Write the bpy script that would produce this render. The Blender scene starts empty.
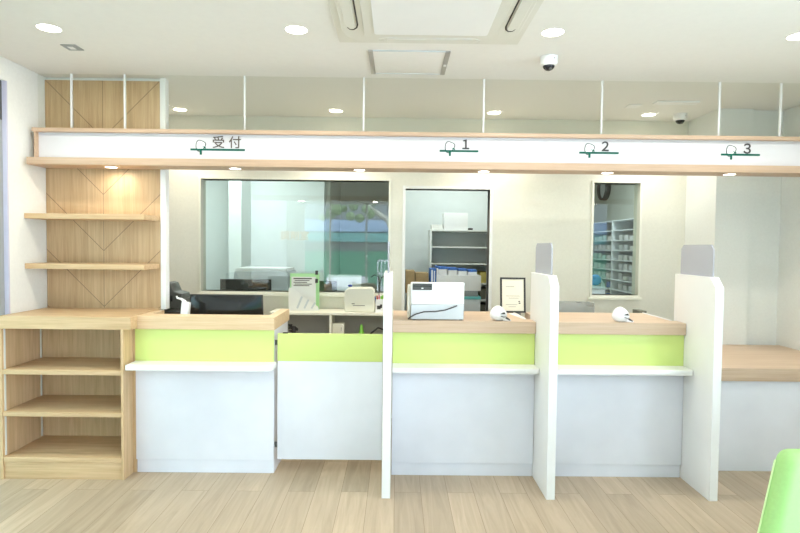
import bpy, bmesh, math, random
from mathutils import Vector, Matrix, Euler
random.seed(7)
S = bpy.context.scene
COL = S.collection
PI = math.pi

# ------------------------------------------------------------------ camera, world, light, exposure
ROLL, PITCH, YAW = math.radians(0.63), math.radians(2.093), math.radians(0.33)
cd = bpy.data.cameras.new('camera')
cam = bpy.data.objects.new('camera', cd); COL.objects.link(cam)
cd.sensor_width = 36; cd.lens = 560 / 800 * 36; cd.clip_start = .05; cd.clip_end = 200
cam.matrix_world = (Matrix.Translation((0, 0, 1.42)) @ Matrix.Rotation(-YAW, 4, 'Z')
                    @ Matrix.Rotation(PI / 2 - PITCH, 4, 'X') @ Matrix.Rotation(ROLL, 4, 'Z'))
S.camera = cam
S.view_settings.view_transform = 'Standard'
S.view_settings.look = 'None'
S.view_settings.gamma = 1
S.view_settings.use_curve_mapping = False
S.view_settings.exposure = 0.85

W = bpy.data.worlds.new('sky'); S.world = W; W.use_nodes = True
bg = W.node_tree.nodes['Background']
bg.inputs[0].default_value = (.71, .84, 1.0, 1); bg.inputs[1].default_value = 5.0

def area(name, loc, sx, sy, power, col, rot=(0, 0, 0), spread=PI):
    l = bpy.data.lights.new(name, 'AREA'); l.shape = 'RECTANGLE'; l.size = sx; l.size_y = sy
    l.energy = power; l.color = col; l.spread = spread
    o = bpy.data.objects.new(name, l); COL.objects.link(o); o.location = loc; o.rotation_euler = rot
    return o
WARM = (1, .92, .78); NEUT = (1, .97, .92)
P_FRONT, P_STAFF, P_SOFFIT, P_STRIP, P_ROOM = 4.8, 2.6, .7, .07, 6.5

# ------------------------------------------------------------------ materials
def nodemat(name):
    m = bpy.data.materials.new(name); m.use_nodes = True
    nt = m.node_tree
    return m, nt, nt.nodes['Principled BSDF']

def plain(name, col, rough=.5, metal=0, spec=.5, noise=.03, scale=8, emit=None, es=0):
    m, nt, b = nodemat(name)
    b.inputs['Roughness'].default_value = rough; b.inputs['Metallic'].default_value = metal
    b.inputs['Specular IOR Level'].default_value = spec
    n = nt.nodes.new('ShaderNodeTexNoise'); n.inputs['Scale'].default_value = scale; n.inputs['Detail'].default_value = 4
    tc = nt.nodes.new('ShaderNodeTexCoord'); nt.links.new(tc.outputs['Object'], n.inputs['Vector'])
    r = nt.nodes.new('ShaderNodeValToRGB'); e = r.color_ramp.elements
    e[0].position = .3; e[1].position = .7
    e[0].color = tuple(max(0, c * (1 - noise)) for c in col) + (1,); e[1].color = tuple(min(1, c * (1 + noise)) for c in col) + (1,)
    nt.links.new(n.outputs['Fac'], r.inputs[0]); nt.links.new(r.outputs[0], b.inputs['Base Color'])
    if emit:
        b.inputs['Emission Color'].default_value = emit + (1,); b.inputs['Emission Strength'].default_value = es
    return m

def wood(name, c0, c1, grain='X', rough=.45, scale=1.0, chevron=None):
    m, nt, b = nodemat(name); L = nt.links.new; N = nt.nodes.new
    b.inputs['Roughness'].default_value = rough; b.inputs['Specular IOR Level'].default_value = .35
    tc = N('ShaderNodeTexCoord'); mp = N('ShaderNodeMapping'); L(tc.outputs['Object'], mp.inputs[0])
    s = [22 * scale] * 3; s['XYZ'.index(grain)] = 1.1 * scale; mp.inputs['Scale'].default_value = s
    n = N('ShaderNodeTexNoise'); n.inputs['Scale'].default_value = 1.6; n.inputs['Detail'].default_value = 6
    n.inputs['Roughness'].default_value = .62; n.inputs['Distortion'].default_value = .7; L(mp.outputs[0], n.inputs['Vector'])
    mp2 = N('ShaderNodeMapping'); L(tc.outputs['Object'], mp2.inputs[0])
    s2 = [110 * scale] * 3; s2['XYZ'.index(grain)] = 3 * scale; mp2.inputs['Scale'].default_value = s2
    n2 = N('ShaderNodeTexNoise'); n2.inputs['Scale'].default_value = 1.5; n2.inputs['Detail'].default_value = 3; L(mp2.outputs[0], n2.inputs['Vector'])
    mx = N('ShaderNodeMath'); mx.operation = 'MULTIPLY_ADD'; mx.inputs[1].default_value = .35; L(n2.outputs['Fac'], mx.inputs[0])
    m3 = N('ShaderNodeMath'); m3.operation = 'MULTIPLY'; m3.inputs[1].default_value = .65; L(n.outputs['Fac'], m3.inputs[0]); L(m3.outputs[0], mx.inputs[2])
    r = N('ShaderNodeValToRGB'); e = r.color_ramp.elements; e[0].position = .36; e[1].position = .64
    e[0].color = c0 + (1,); e[1].color = c1 + (1,)
    L(mx.outputs[0], r.inputs[0]); out = r.outputs[0]
    if chevron:
        xc, z0, step = chevron
        sp = N('ShaderNodeSeparateXYZ'); L(tc.outputs['Object'], sp.inputs[0])
        def M(op, a, bb=None, c=None):
            q = N('ShaderNodeMath'); q.operation = op
            for i, v in enumerate((a, bb, c)):
                if v is None: continue
                if isinstance(v, (int, float)): q.inputs[i].default_value = v
                else: L(v, q.inputs[i])
            return q.outputs[0]
        ax = M('ABSOLUTE', M('SUBTRACT', sp.outputs['X'], xc))
        v = M('DIVIDE', M('SUBTRACT', M('SUBTRACT', sp.outputs['Z'], ax), z0), step)
        f = M('FRACT', v)
        line = M('LESS_THAN', M('ABSOLUTE', M('SUBTRACT', f, .5)), .007)
        cl = M('LESS_THAN', ax, .0016)
        tot = M('MAXIMUM', line, cl)
        mix = N('ShaderNodeMix'); mix.data_type = 'RGBA'; L(tot, mix.inputs[0]); L(out, mix.inputs[6])
        mix.inputs[7].default_value = tuple(c * .45 for c in c0) + (1,); out = mix.outputs[2]
    L(out, b.inputs['Base Color'])
    bp = N('ShaderNodeBump'); bp.inputs['Strength'].default_value = .06; L(mx.outputs[0], bp.inputs['Height']); L(bp.outputs[0], b.inputs['Normal'])
    return m

def floor_mat():
    m, nt, b = nodemat('oak_plank_floor'); L = nt.links.new; N = nt.nodes.new
    tc = N('ShaderNodeTexCoord'); sp = N('ShaderNodeSeparateXYZ'); L(tc.outputs['Object'], sp.inputs[0])
    cb = N('ShaderNodeCombineXYZ'); L(sp.outputs['Y'], cb.inputs[0]); L(sp.outputs['X'], cb.inputs[1])
    br = N('ShaderNodeTexBrick'); L(cb.outputs[0], br.inputs['Vector'])
    br.inputs['Scale'].default_value = 1; br.inputs['Brick Width'].default_value = 1.21; br.inputs['Row Height'].default_value = .153
    br.inputs['Mortar Size'].default_value = .0012; br.offset = .37; br.inputs['Bias'].default_value = 0
    br.inputs['Color1'].default_value = (0, 0, 0, 1); br.inputs['Color2'].default_value = (1, 1, 1, 1); br.inputs['Mortar'].default_value = (.5, .5, .5, 1)
    # grain, shifted from plank to plank
    ad = N('ShaderNodeVectorMath'); ad.operation = 'MULTIPLY_ADD'; L(br.outputs['Color'], ad.inputs[0]); ad.inputs[1].default_value = (7, 13, 3); L(tc.outputs['Object'], ad.inputs[2])
    mp = N('ShaderNodeMapping'); L(ad.outputs[0], mp.inputs[0]); mp.inputs['Scale'].default_value = (11, .8, 1)
    n = N('ShaderNodeTexNoise'); n.inputs['Scale'].default_value = 1.7; n.inputs['Detail'].default_value = 7; n.inputs['Roughness'].default_value = .6; n.inputs['Distortion'].default_value = 1.3
    L(mp.outputs[0], n.inputs['Vector'])
    r = N('ShaderNodeValToRGB'); e = r.color_ramp.elements; e[0].position = .32; e[1].position = .66
    e[0].color = (.44, .34, .23, 1); e[1].color = (.56, .445, .315, 1); L(n.outputs['Fac'], r.inputs[0])
    # tone per plank
    hs = N('ShaderNodeHueSaturation'); L(r.outputs[0], hs.inputs['Color'])
    mr = N('ShaderNodeMapRange'); L(br.outputs['Color'], mr.inputs['Value']); mr.inputs['To Min'].default_value = .84; mr.inputs['To Max'].default_value = 1.08
    L(mr.outputs[0], hs.inputs['Value'])
    mix = N('ShaderNodeMix'); mix.data_type = 'RGBA'; L(br.outputs['Fac'], mix.inputs[0]); L(hs.outputs[0], mix.inputs[6]); mix.inputs[7].default_value = (.27, .19, .11, 1)
    L(mix.outputs[2], b.inputs['Base Color'])
    b.inputs['Roughness'].default_value = .42; b.inputs['Specular IOR Level'].default_value = .35
    bp = N('ShaderNodeBump'); bp.inputs['Strength'].default_value = .05; L(n.outputs['Fac'], bp.inputs['Height']); L(bp.outputs[0], b.inputs['Normal'])
    return m

def glass(name, tint=(1, 1, 1), gloss=.1, rough=0):
    m = bpy.data.materials.new(name); m.use_nodes = True; nt = m.node_tree
    nt.nodes.remove(nt.nodes['Principled BSDF']); out = nt.nodes['Material Output']
    t = nt.nodes.new('ShaderNodeBsdfTransparent'); t.inputs[0].default_value = tint + (1,)
    g = nt.nodes.new('ShaderNodeBsdfGlossy'); g.inputs['Roughness'].default_value = rough; g.inputs[0].default_value = (1, 1, 1, 1)
    x = nt.nodes.new('ShaderNodeMixShader'); x.inputs[0].default_value = gloss
    nt.links.new(t.outputs[0], x.inputs[1]); nt.links.new(g.outputs[0], x.inputs[2]); nt.links.new(x.outputs[0], out.inputs[0])
    return m

def frosted(name, col, fac=.6):
    m = bpy.data.materials.new(name); m.use_nodes = True; nt = m.node_tree
    b = nt.nodes['Principled BSDF']; out = nt.nodes['Material Output']
    b.inputs['Base Color'].default_value = col + (1,); b.inputs['Roughness'].default_value = .6
    t = nt.nodes.new('ShaderNodeBsdfTransparent'); x = nt.nodes.new('ShaderNodeMixShader'); x.inputs[0].default_value = fac
    nt.links.new(t.outputs[0], x.inputs[1]); nt.links.new(b.outputs[0], x.inputs[2]); nt.links.new(x.outputs[0], out.inputs[0])
    return m

def emis(name, col, s):
    m = bpy.data.materials.new(name); m.use_nodes = True; nt = m.node_tree
    b = nt.nodes['Principled BSDF']; b.inputs['Base Color'].default_value = (.8, .8, .8, 1)
    b.inputs['Emission Color'].default_value = col + (1,); b.inputs['Emission Strength'].default_value = s
    return m

OX0, OX1 = (.54, .36, .19), (.70, .50, .29)
M = dict(
    wall=plain('cream_wallpaper', (.80, .78, .68), .8, noise=.02, scale=60),
    wallw=plain('white_wallpaper', (.80, .81, .765), .8, noise=.02, scale=60),
    ceil=plain('ceiling_board', (.84, .83, .79), .85, noise=.01, scale=30),
    cool=plain('pale_blue_wallpaper', (.78, .83, .82), .8, noise=.02),
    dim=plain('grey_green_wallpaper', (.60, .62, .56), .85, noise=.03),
    trim=plain('cream_trim', (.86, .85, .74), .4, noise=.01),
    white=plain('white_laminate', (.80, .815, .87), .38, noise=.06, scale=2.4),
    whitep=plain('white_paint', (.86, .86, .84), .4, noise=.01),
    green=plain('lime_laminate', (.66, .78, .24), .35, noise=.012, scale=3),
    vinyl=plain('lime_vinyl', (.35, .62, .21), .42, noise=.03, scale=90),
    piping=plain('pale_lime_piping', (.62, .80, .40), .45),
    woodx=wood('oak_laminate_horizontal', OX0, OX1, 'X'),
    woody=wood('oak_laminate_depthwise', OX0, OX1, 'Y'),
    woodz=wood('oak_laminate_vertical', OX0, OX1, 'Z'),
    woodc=wood('oak_chevron_panel', (.47, .31, .165), (.62, .44, .255), 'Z', chevron=(-1.975, .99 - .5 * .377, .377)),
    ptop=wood('rose_oak_worktop', (.57, .41, .28), (.68, .52, .38), 'X'),
    ptopl=wood('light_oak_worktop', (.66, .46, .26), (.80, .61, .39), 'X'),
    bead=wood('rose_oak_beam', (.49, .34, .23), (.60, .43, .30), 'X'),
    floor=floor_mat(),
    black=plain('black_plastic', (.012, .012, .012), .25, noise=.1),
    blackm=plain('matt_black', (.02, .018, .016), .55, noise=.1),
    gloss=plain('piano_black', (.01, .011, .01), .13, noise=.1),
    dgrey=plain('dark_grey_plastic', (.07, .075, .07), .4, noise=.05),
    grey=plain('grey_plastic', (.32, .34, .34), .45),
    lgrey=plain('light_grey_plastic', (.60, .64, .66), .45),
    pwhite=plain('white_plastic', (.86, .86, .85), .35, noise=.01),
    fascia=plain('sign_acrylic', (.66, .65, .66), .5, noise=.01),
    egg=plain('white_glazed_ceramic', (.9, .9, .9), .25, noise=.005),
    acw=plain('air_conditioner_plastic', (.72, .71, .64), .45, noise=.01),
    alu=plain('brushed_aluminium', (.48, .46, .43), .4, .6, noise=.06, scale=60),
    steel=plain('white_steel', (.72, .74, .70), .4, noise=.01),
    paper=plain('paper', (.84, .84, .80), .8, noise=.01),
    cpaper=plain('cream_paper', (.78, .73, .58), .35, noise=.03),
    gpaper=plain('green_card', (.42, .74, .36), .7),
    ink=plain('dark_ink', (.05, .045, .045), .6),
    tink=plain('brown_ink', (.11, .085, .07), .7),
    logo=plain('dark_green_paint', (.006, .11, .075), .6, spec=.2),
    outl=plain('grey_outline_ink', (.12, .14, .13), .6),
    birdw=plain('logo_white', (.92, .92, .92), .5, noise=.003),
    card=plain('brown_cardboard', (.42, .30, .15), .8, noise=.08, scale=20),
    blue=plain('blue_print', (.05, .16, .50), .6, noise=.3, scale=60),
    teal=plain('teal_lid', (.14, .50, .52), .5),
    taupe=plain('taupe_laminate', (.52, .49, .43), .6),
    cream=plain('cream_laminate', (.80, .78, .66), .5, noise=.01),
    bluebag=plain('blue_fabric', (.06, .25, .62), .7),
    ochre=plain('yellow_box', (.55, .45, .12), .7),
    darkbox=plain('olive_box', (.14, .14, .10), .7),
    red=plain('red_plastic', (.6, .05, .05), .4), pink=plain('pink_plastic', (.8, .2, .35), .4),
    leaf=plain('leaf_green_plastic', (.25, .65, .08), .4), navy=plain('navy_plastic', (.02, .05, .3), .4),
    glw=glass('window_glass', (.94, .97, .955), .07),
    gls=glass('slit_window_glass', (.92, .96, .95), .04),
    glt=glass('transom_glass', (.96, .965, .95), .001),
    gld=glass('door_glass', (.75, .82, .78), .2),
    frost=frosted('smoky_frosted_acrylic', (.50, .51, .56), .72),
    tray=frosted('grey_clear_acrylic', (.45, .48, .47), .5),
    dome=plain('smoked_dome', (.015, .015, .02), .06),
    lamp=emis('lamp_disc', (1, .93, .78), 6),
    lampc=emis('fill_panel_glow', (.92, 1, 1), 1.2),
    strip=emis('led_strip', (1, .97, .93), 1.2),
    bluef=plain('lavender_frame', (.55, .55, .68), .4),
    facade=plain('grey_render', (.28, .29, .28), .8), palebl=plain('pale_blue_cladding', (.36, .46, .60), .7),
    tealc=plain('teal_awning', (.16, .38, .35), .7), grn=plain('green_netting', (.10, .32, .19), .8),
    bounce_concrete=plain('bounce_concrete', (.50, .50, .50), .9, noise=.1, scale=40), bark=plain('pale_bark', (.55, .52, .42), .9, noise=.2),  # outdoor ground lightened to concrete to bounce daylight onto the ceiling
    foliage=plain('grey_green_foliage', (.25, .33, .16), .8, noise=.3, scale=30),
)

# ------------------------------------------------------------------ mesh helpers
class MB:
    def __init__(s): s.bm = bmesh.new()
    def _add(s, tmp, smooth=False):
        if smooth:
            for f in tmp.faces: f.smooth = True
        me = bpy.data.meshes.new('tmp'); tmp.to_mesh(me); tmp.free(); s.bm.from_mesh(me); bpy.data.meshes.remove(me); return s
    def box(s, x0, x1, y0, y1, z0, z1, bev=.0015, rot=None):
        t = bmesh.new(); bmesh.ops.create_cube(t, size=1)
        c = Vector(((x0 + x1) / 2, (y0 + y1) / 2, (z0 + z1) / 2)); d = (abs(x1 - x0), abs(y1 - y0), abs(z1 - z0))
        bmesh.ops.scale(t, vec=d, verts=t.verts)
        bev = min(bev, min(d) * .3)
        if bev > 0: bmesh.ops.bevel(t, geom=t.edges[:], offset=bev, segments=2, profile=.7, affect='EDGES')
        if rot: bmesh.ops.rotate(t, cent=(0, 0, 0), matrix=Euler(rot).to_matrix(), verts=t.verts)
        bmesh.ops.translate(t, vec=c, verts=t.verts)
        return s._add(t)
    def prism(s, pts, axis, a, b, bev=.001):
        """outline pts in the plane normal to axis, from a to b"""
        t = bmesh.new()
        def P(u, v, w): return {'X': (w, u, v), 'Y': (u, w, v), 'Z': (u, v, w)}[axis]
        v0 = [t.verts.new(P(u, v, a)) for u, v in pts]; v1 = [t.verts.new(P(u, v, b)) for u, v in pts]
        n = len(pts); t.faces.new(v0); t.faces.new(v1[::-1])
        for i in range(n): t.faces.new((v0[i], v0[(i + 1) % n], v1[(i + 1) % n], v1[i]))
        bmesh.ops.recalc_face_normals(t, faces=t.faces)
        if bev > 0: bmesh.ops.bevel(t, geom=t.edges[:], offset=bev, segments=1, affect='EDGES')
        return s._add(t)
    def tube(s, pts, r, n=10, caps=True):
        pts = [Vector(p) for p in pts]; t = bmesh.new(); rings = []
        rs = r if isinstance(r, (list, tuple)) else [r] * len(pts)
        ref = None
        for i, p in enumerate(pts):
            d = (pts[min(i + 1, len(pts) - 1)] - pts[max(i - 1, 0)]).normalized()
            if ref is None: ref = Vector((0, 0, 1)) if abs(d.z) < .9 else Vector((1, 0, 0))
            u = d.cross(ref).normalized(); w = d.cross(u).normalized(); ref = -(d.cross(u).cross(d)).cross(d) if False else ref
            rings.append([t.verts.new(p + (u * math.cos(2 * PI * k / n) + w * math.sin(2 * PI * k / n)) * rs[i]) for k in range(n)])
        for a, b in zip(rings, rings[1:]):
            for k in range(n): t.faces.new((a[k], a[(k + 1) % n], b[(k + 1) % n], b[k]))
        if caps: t.faces.new(rings[0]); t.faces.new(rings[-1][::-1])
        bmesh.ops.recalc_face_normals(t, faces=t.faces)
        return s._add(t, True)
    def lathe(s, prof, c=(0, 0, 0), n=32, axis='Z'):
        t = bmesh.new(); rings = []
        for r, z in prof:
            rings.append([t.verts.new((max(r, 1e-5) * math.cos(2 * PI * k / n), max(r, 1e-5) * math.sin(2 * PI * k / n), z)) for k in range(n)])
        for a, b in zip(rings, rings[1:]):
            for k in range(n): t.faces.new((a[k], a[(k + 1) % n], b[(k + 1) % n], b[k]))
        bmesh.ops.remove_doubles(t, verts=t.verts, dist=3e-5)
        bmesh.ops.recalc_face_normals(t, faces=t.faces)
        if axis == 'Y': bmesh.ops.rotate(t, cent=(0, 0, 0), matrix=Matrix.Rotation(PI / 2, 3, 'X'), verts=t.verts)
        if axis == 'X': bmesh.ops.rotate(t, cent=(0, 0, 0), matrix=Matrix.Rotation(PI / 2, 3, 'Y'), verts=t.verts)
        bmesh.ops.translate(t, vec=c, verts=t.verts)
        return s._add(t, True)
    def ball(s, c, r, sc=(1, 1, 1), n=24, rot=None):
        t = bmesh.new(); bmesh.ops.create_uvsphere(t, u_segments=n, v_segments=n // 2, radius=r)
        bmesh.ops.scale(t, vec=sc, verts=t.verts)
        if rot: bmesh.ops.rotate(t, cent=(0, 0, 0), matrix=Euler(rot).to_matrix(), verts=t.verts)
        bmesh.ops.translate(t, vec=c, verts=t.verts)
        return s._add(t, True)
    def build(s, name, mat, parent=None):
        me = bpy.data.meshes.new(name)
        if parent is not None: bmesh.ops.translate(s.bm, vec=-root_of(parent), verts=s.bm.verts)
        s.bm.to_mesh(me); s.bm.free(); me.materials.append(mat)
        try:
            me.set_sharp_from_angle(angle=math.radians(40))
        except Exception: pass
        o = bpy.data.objects.new(name, me); COL.objects.link(o)
        if parent is not None: o.parent = parent
        return o

def root_of(o):
    v = Vector(o.location)
    while o.parent: o = o.parent; v += Vector(o.location)
    return v
def B(name, x0, x1, y0, y1, z0, z1, mat, parent=None, bev=.0015):
    return MB().box(x0, x1, y0, y1, z0, z1, bev).build(name, M[mat] if isinstance(mat, str) else mat, parent)
def tag(o, label=None, cat=None, group=None, kind=None):
    if label: o['label'] = label
    if cat: o['category'] = cat
    if group: o['group'] = group
    if kind: o['kind'] = kind
    return o
def thing(name, label, cat, loc=(0, 0, 0), group=None):
    o = bpy.data.objects.new(name, None); o.empty_display_size = .1; COL.objects.link(o); o.location = loc
    return tag(o, label, cat, group)
def struct(o): o['kind'] = 'structure'; return o
def sroot(name, loc=(0, 0, 0)):
    o = bpy.data.objects.new(name, None); COL.objects.link(o); o.location = loc; o['kind'] = 'structure'; return o
def copy_tree(o, parent=None):
    c = o.copy(); COL.objects.link(c)
    if parent is not None: c.parent = parent
    for ch in list(o.children): copy_tree(ch, c)
    return c
ORD = ['leftmost', 'second from the left', 'third from the left', 'fourth from the left', 'fifth from the left', 'sixth from the left']

# ------------------------------------------------------------------ the setting
YW = 4.86        # staff side of the back wall
CZ = 2.52        # ceiling height
XL, XR = -2.36, 3.04
YF = -2.2        # street front
struct(B('floor', XL - .1, XR + .2, YF, 8.6, -.1, 0, 'floor', bev=0))
struct(B('ceiling', XL - .7, XR + .6, YF, 8.6, CZ, CZ + .1, 'ceil', bev=0))
w = MB()                                     # left wall with the tall opening beside the cabinet
w.box(XL - .12, XL, 3.42, YW + .12, 0, CZ, 0).box(XL - .12, XL, YF, 3.42, 2.385, CZ, 0).box(XL - .12, XL, YF, 1.6, 0, 2.385, 0)
struct(w.build('wall_left', M['wallw']))
w = MB(); w.box(XR, XR + .12, 1.7, 4.6, 0, CZ, 0).box(XR, XR + .12, YF, 1.7, 2.34, CZ, 0).box(XR, XR + .12, YF, -1.9, 0, 2.34, 0)
struct(w.build('wall_right', M['wallw']))
wr = sroot('window_4', (XR + .06, 0, 0)); m = MB()  # unseen side opening added to bring daylight onto the right counters
for y in (-1.9, -.7, .5, 1.66): m.box(XR + .03, XR + .08, y, y + .04, 0, 2.34)
m.build('window_frame', M['whitep'], wr)
w = MB()                                     # back wall of the staff area: big window, doorway, slit window
w.box(XL, -1.695, YW, YW + .12, 0, CZ, 0).box(-1.695, -.075, YW, YW + .12, 0, 1.012, 0).box(-1.695, -.075, YW, YW + .12, 1.98, CZ, 0)
w.box(-.075, .07, YW, YW + .12, 0, CZ, 0).box(.07, .80, YW, YW + .12, 1.915, CZ, 0).box(.80, 1.70, YW, YW + .12, 0, CZ, 0)
w.box(1.70, 2.10, YW, YW + .12, 0, 1.012, 0).box(1.70, 2.10, YW, YW + .12, 1.985, CZ, 0).box(2.10, 3.2, YW, YW + .12, 0, CZ, 0)
struct(w.build('wall_back', M['wall']))
struct(B('wall_column', 2.50, 2.775, 4.40, YW, 0, CZ, 'wallw', bev=0))
struct(B('wall_right_back', 2.775, XR + .1, 4.44, YW, 0, CZ, 'wallw', bev=0))
# street front behind the camera: two piers, a header and a glazed opening with mullions
w = MB(); w.box(XL - .1, -2.03, YF - .12, YF, 0, CZ, 0).box(-2.03, 2.9, YF - .12, YF, 2.34, CZ, 0).box(2.9, XR + .1, YF - .12, YF, 0, CZ, 0)
struct(w.build('wall_front', M['wallw']))
wf = sroot('window_3', (0, YF - .06, 0))
m = MB()
for x in (-2.03, -1.46, -.68, .4, 1.6, 2.86): m.box(x, x + .04, YF - .09, YF - .04, 0, 2.34)
m.box(-2.03, 2.9, YF - .09, YF - .04, 2.30, 2.34).box(-2.03, 2.9, YF - .09, YF - .04, 0, .04)
m.build('window_frame', M['whitep'], wf)
# side and back walls of the rooms behind
struct(B('wall_dispensary_left', -2.55, -2.45, YW + .12, 7.0, 0, CZ, 'cool', bev=0))
struct(B('wall_dispensary_back', -2.45, -.86, 6.6, 6.7, 0, CZ, 'cool', bev=0))
struct(B('wall_dispensary_pier', -1.86, -1.72, 6.2, 6.6, 0, CZ, 'cool', bev=0))
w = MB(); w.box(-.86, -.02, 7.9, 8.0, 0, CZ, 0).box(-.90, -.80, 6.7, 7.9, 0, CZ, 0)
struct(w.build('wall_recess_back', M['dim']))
struct(B('wall_storage_left', -.06, .0, YW + .12, 8.0, 0, CZ, 'wallw', bev=0))
struct(B('wall_storage_back', .0, 1.35, 6.35, 6.45, 0, CZ, 'cool', bev=0))
struct(B('wall_storage_right', 1.25, 1.35, YW + .12, 8.4, 0, CZ, 'wall', bev=0))
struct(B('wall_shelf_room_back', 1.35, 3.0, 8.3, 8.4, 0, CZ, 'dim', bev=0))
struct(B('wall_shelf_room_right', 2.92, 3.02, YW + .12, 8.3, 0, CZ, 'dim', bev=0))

# windows and the doorway
def window(n, x0, x1, z0, z1, gl, fw=.018, sill=True):
    r = sroot('window_%d' % n, ((x0 + x1) / 2, YW, z0)); f = MB(); y0, y1 = YW - .012, YW + .12
    f.box(x0 - fw, x0, y0, y1, z0 - fw, z1 + fw).box(x1, x1 + fw, y0, y1, z0 - fw, z1 + fw).box(x0, x1, y0, y1, z1, z1 + fw).box(x0, x1, y0, y1, z0 - fw, z0)
    f.build('window_frame', M['trim'], r)
    B('pane', x0, x1, YW + .05, YW + .056, z0, z1, gl, r, bev=0)
    if sill: B('window_sill', x0 - fw - .012, x1 + fw + .012, YW - .03, YW, z0 - fw - .02, z0 - fw, 'trim', r)
    return r
window(1, -1.695, -.075, 1.012, 1.98, 'glw')
window(2, 1.70, 2.10, 1.012, 1.985, 'gls')
d = sroot('door_1', (.435, YW, 0))
MB().box(.045, .07, YW - .015, YW + .13, 0, 1.94).box(.80, .825, YW - .015, YW + .13, 0, 1.94).box(.07, .80, YW - .015, YW + .13, 1.915, 1.94).build('door_frame', M['whitep'], d)
d = sroot('door_2', (XL, 2.5, 0))
MB().box(XL - .09, XL + .004, 3.407, 3.42, 0, 2.385).build('door_frame', M['bluef'], d)
MB().box(XL - .08, XL - .02, 1.6, 3.407, 2.15, 2.385).build('header_panel', M['dgrey'], d)
B('pane', XL - .06, XL - .05, 1.6, 3.407, 0, 2.15, 'gld', d, bev=0)
MB().box(XL - .08, XL - .02, 3.367, 3.407, 0, 2.15).build('door_stile', M['grey'], d)
struct(B('trim_1', -1.592, -1.556, 3.782, 3.84, .975, CZ, 'whitep'))
struct(B('trim_2', XL, -1.5925, 3.801, 3.84, 0, CZ, 'wallw'))

# 調剤室 on the dispensary glass
def text_mesh(txt, size, depth=.001, bold=.0012):
    cu = bpy.data.curves.new('t', 'FONT'); cu.body = txt; cu.size = size; cu.extrude = depth; cu.offset = bold
    cu.align_x = 'CENTER'; cu.align_y = 'BOTTOM_BASELINE'
    to = bpy.data.objects.new('t', cu); COL.objects.link(to)
    bpy.context.view_layer.update()
    me = bpy.data.meshes.new_from_object(to.evaluated_get(bpy.context.evaluated_depsgraph_get()))
    bpy.data.objects.remove(to); return me
def text(name, txt, x, y, z, size, mat, parent, sx=1.0, depth=.001):
    me = text_mesh(txt, size, depth, .0005 if len(txt) > 1 else .0016); me.name = name
    me.transform(Matrix.Rotation(PI / 2, 4, 'X')); me.transform(Matrix.Scale(sx, 4, (1, 0, 0)))
    me.transform(Matrix.Translation(Vector((x, y, z)) - root_of(parent)))
    me.materials.clear(); me.materials.append(M[mat])
    o = bpy.data.objects.new(name, me); COL.objects.link(o); o.parent = parent; return o
text('lettering', '調剤室', -.895, YW + .046, 1.47, .085, 'cream', bpy.data.objects['window_1'], 1.0)

# ------------------------------------------------------------------ street outside (seen only as reflections and past the side glass)
struct(B('street_ground', -14, 14, -16, YF - .12, -.14, -.04, 'bounce_concrete', bev=0))
struct(B('yard_ground', -9, XL - .12, YF, 9, -.14, -.04, 'bounce_concrete', bev=0))
t = thing('shop_building', 'grey house across the street with green netting, teal awning and pale blue cladding', 'building', (-1, -10, 0))
B('wall', -9, 9, -10.3, -10, 0, 5.5, 'facade', t); B('netting', -9, 9, -9.98, -9.94, 0, 1.22, 'grn', t)
B('awning', -9, 9, -9.98, -9.7, 1.55, 1.86, 'tealc', t); B('cladding', -9, 9, -9.98, -9.9, 1.9, 2.32, 'palebl', t)
t = thing('street_railing', 'white metal railing along the street', 'railing', (-.4, -6, 0))
m = MB(); m.box(-.55, -.02, -6, -5.96, .98, 1.02).box(-.55, -.02, -6, -5.96, .62, .66)
for k in range(6): m.box(-.55 + k * .1, -.52 + k * .1, -6, -5.96, 0, 1.0)
m.build('bars', M['whitep'], t)
t = thing('street_tree', 'pale barked tree leaning over the street', 'tree', (-.6, -7, 0))
MB().tube([(.3, -7, 0), (.15, -7, 1.4), (-.3, -7, 2.2), (-1.1, -7, 2.75), (-2.2, -7, 2.9)], [.12, .1, .09, .07, .03]).build('trunk', M['bark'], t)
m = MB()
for k in range(14): m.ball((-2.3 + random.random() * 2.2, -7 + random.random() * .5, 2.2 + random.random() * .5), .10 + random.random() * .08, n=8)
m.build('foliage', M['foliage'], t)
t = thing('delivery_van', 'low white van parked across the street', 'van', (-1.6, -8, 0))
MB().box(-2.2, -.95, -8.6, -7.6, .12, .42, .05).build('body', M['pwhite'], t)
t = thing('garden_hedge', 'grey green hedge outside the side glass door', 'hedge', (-4.2, 3, 0))
m = MB()
for k in range(60): m.ball((-4.2 + random.random() * .5, -1 + random.random() * 9, random.random() * 1.9), .3, n=8)
m.build('leaves', M['foliage'], t)

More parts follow.
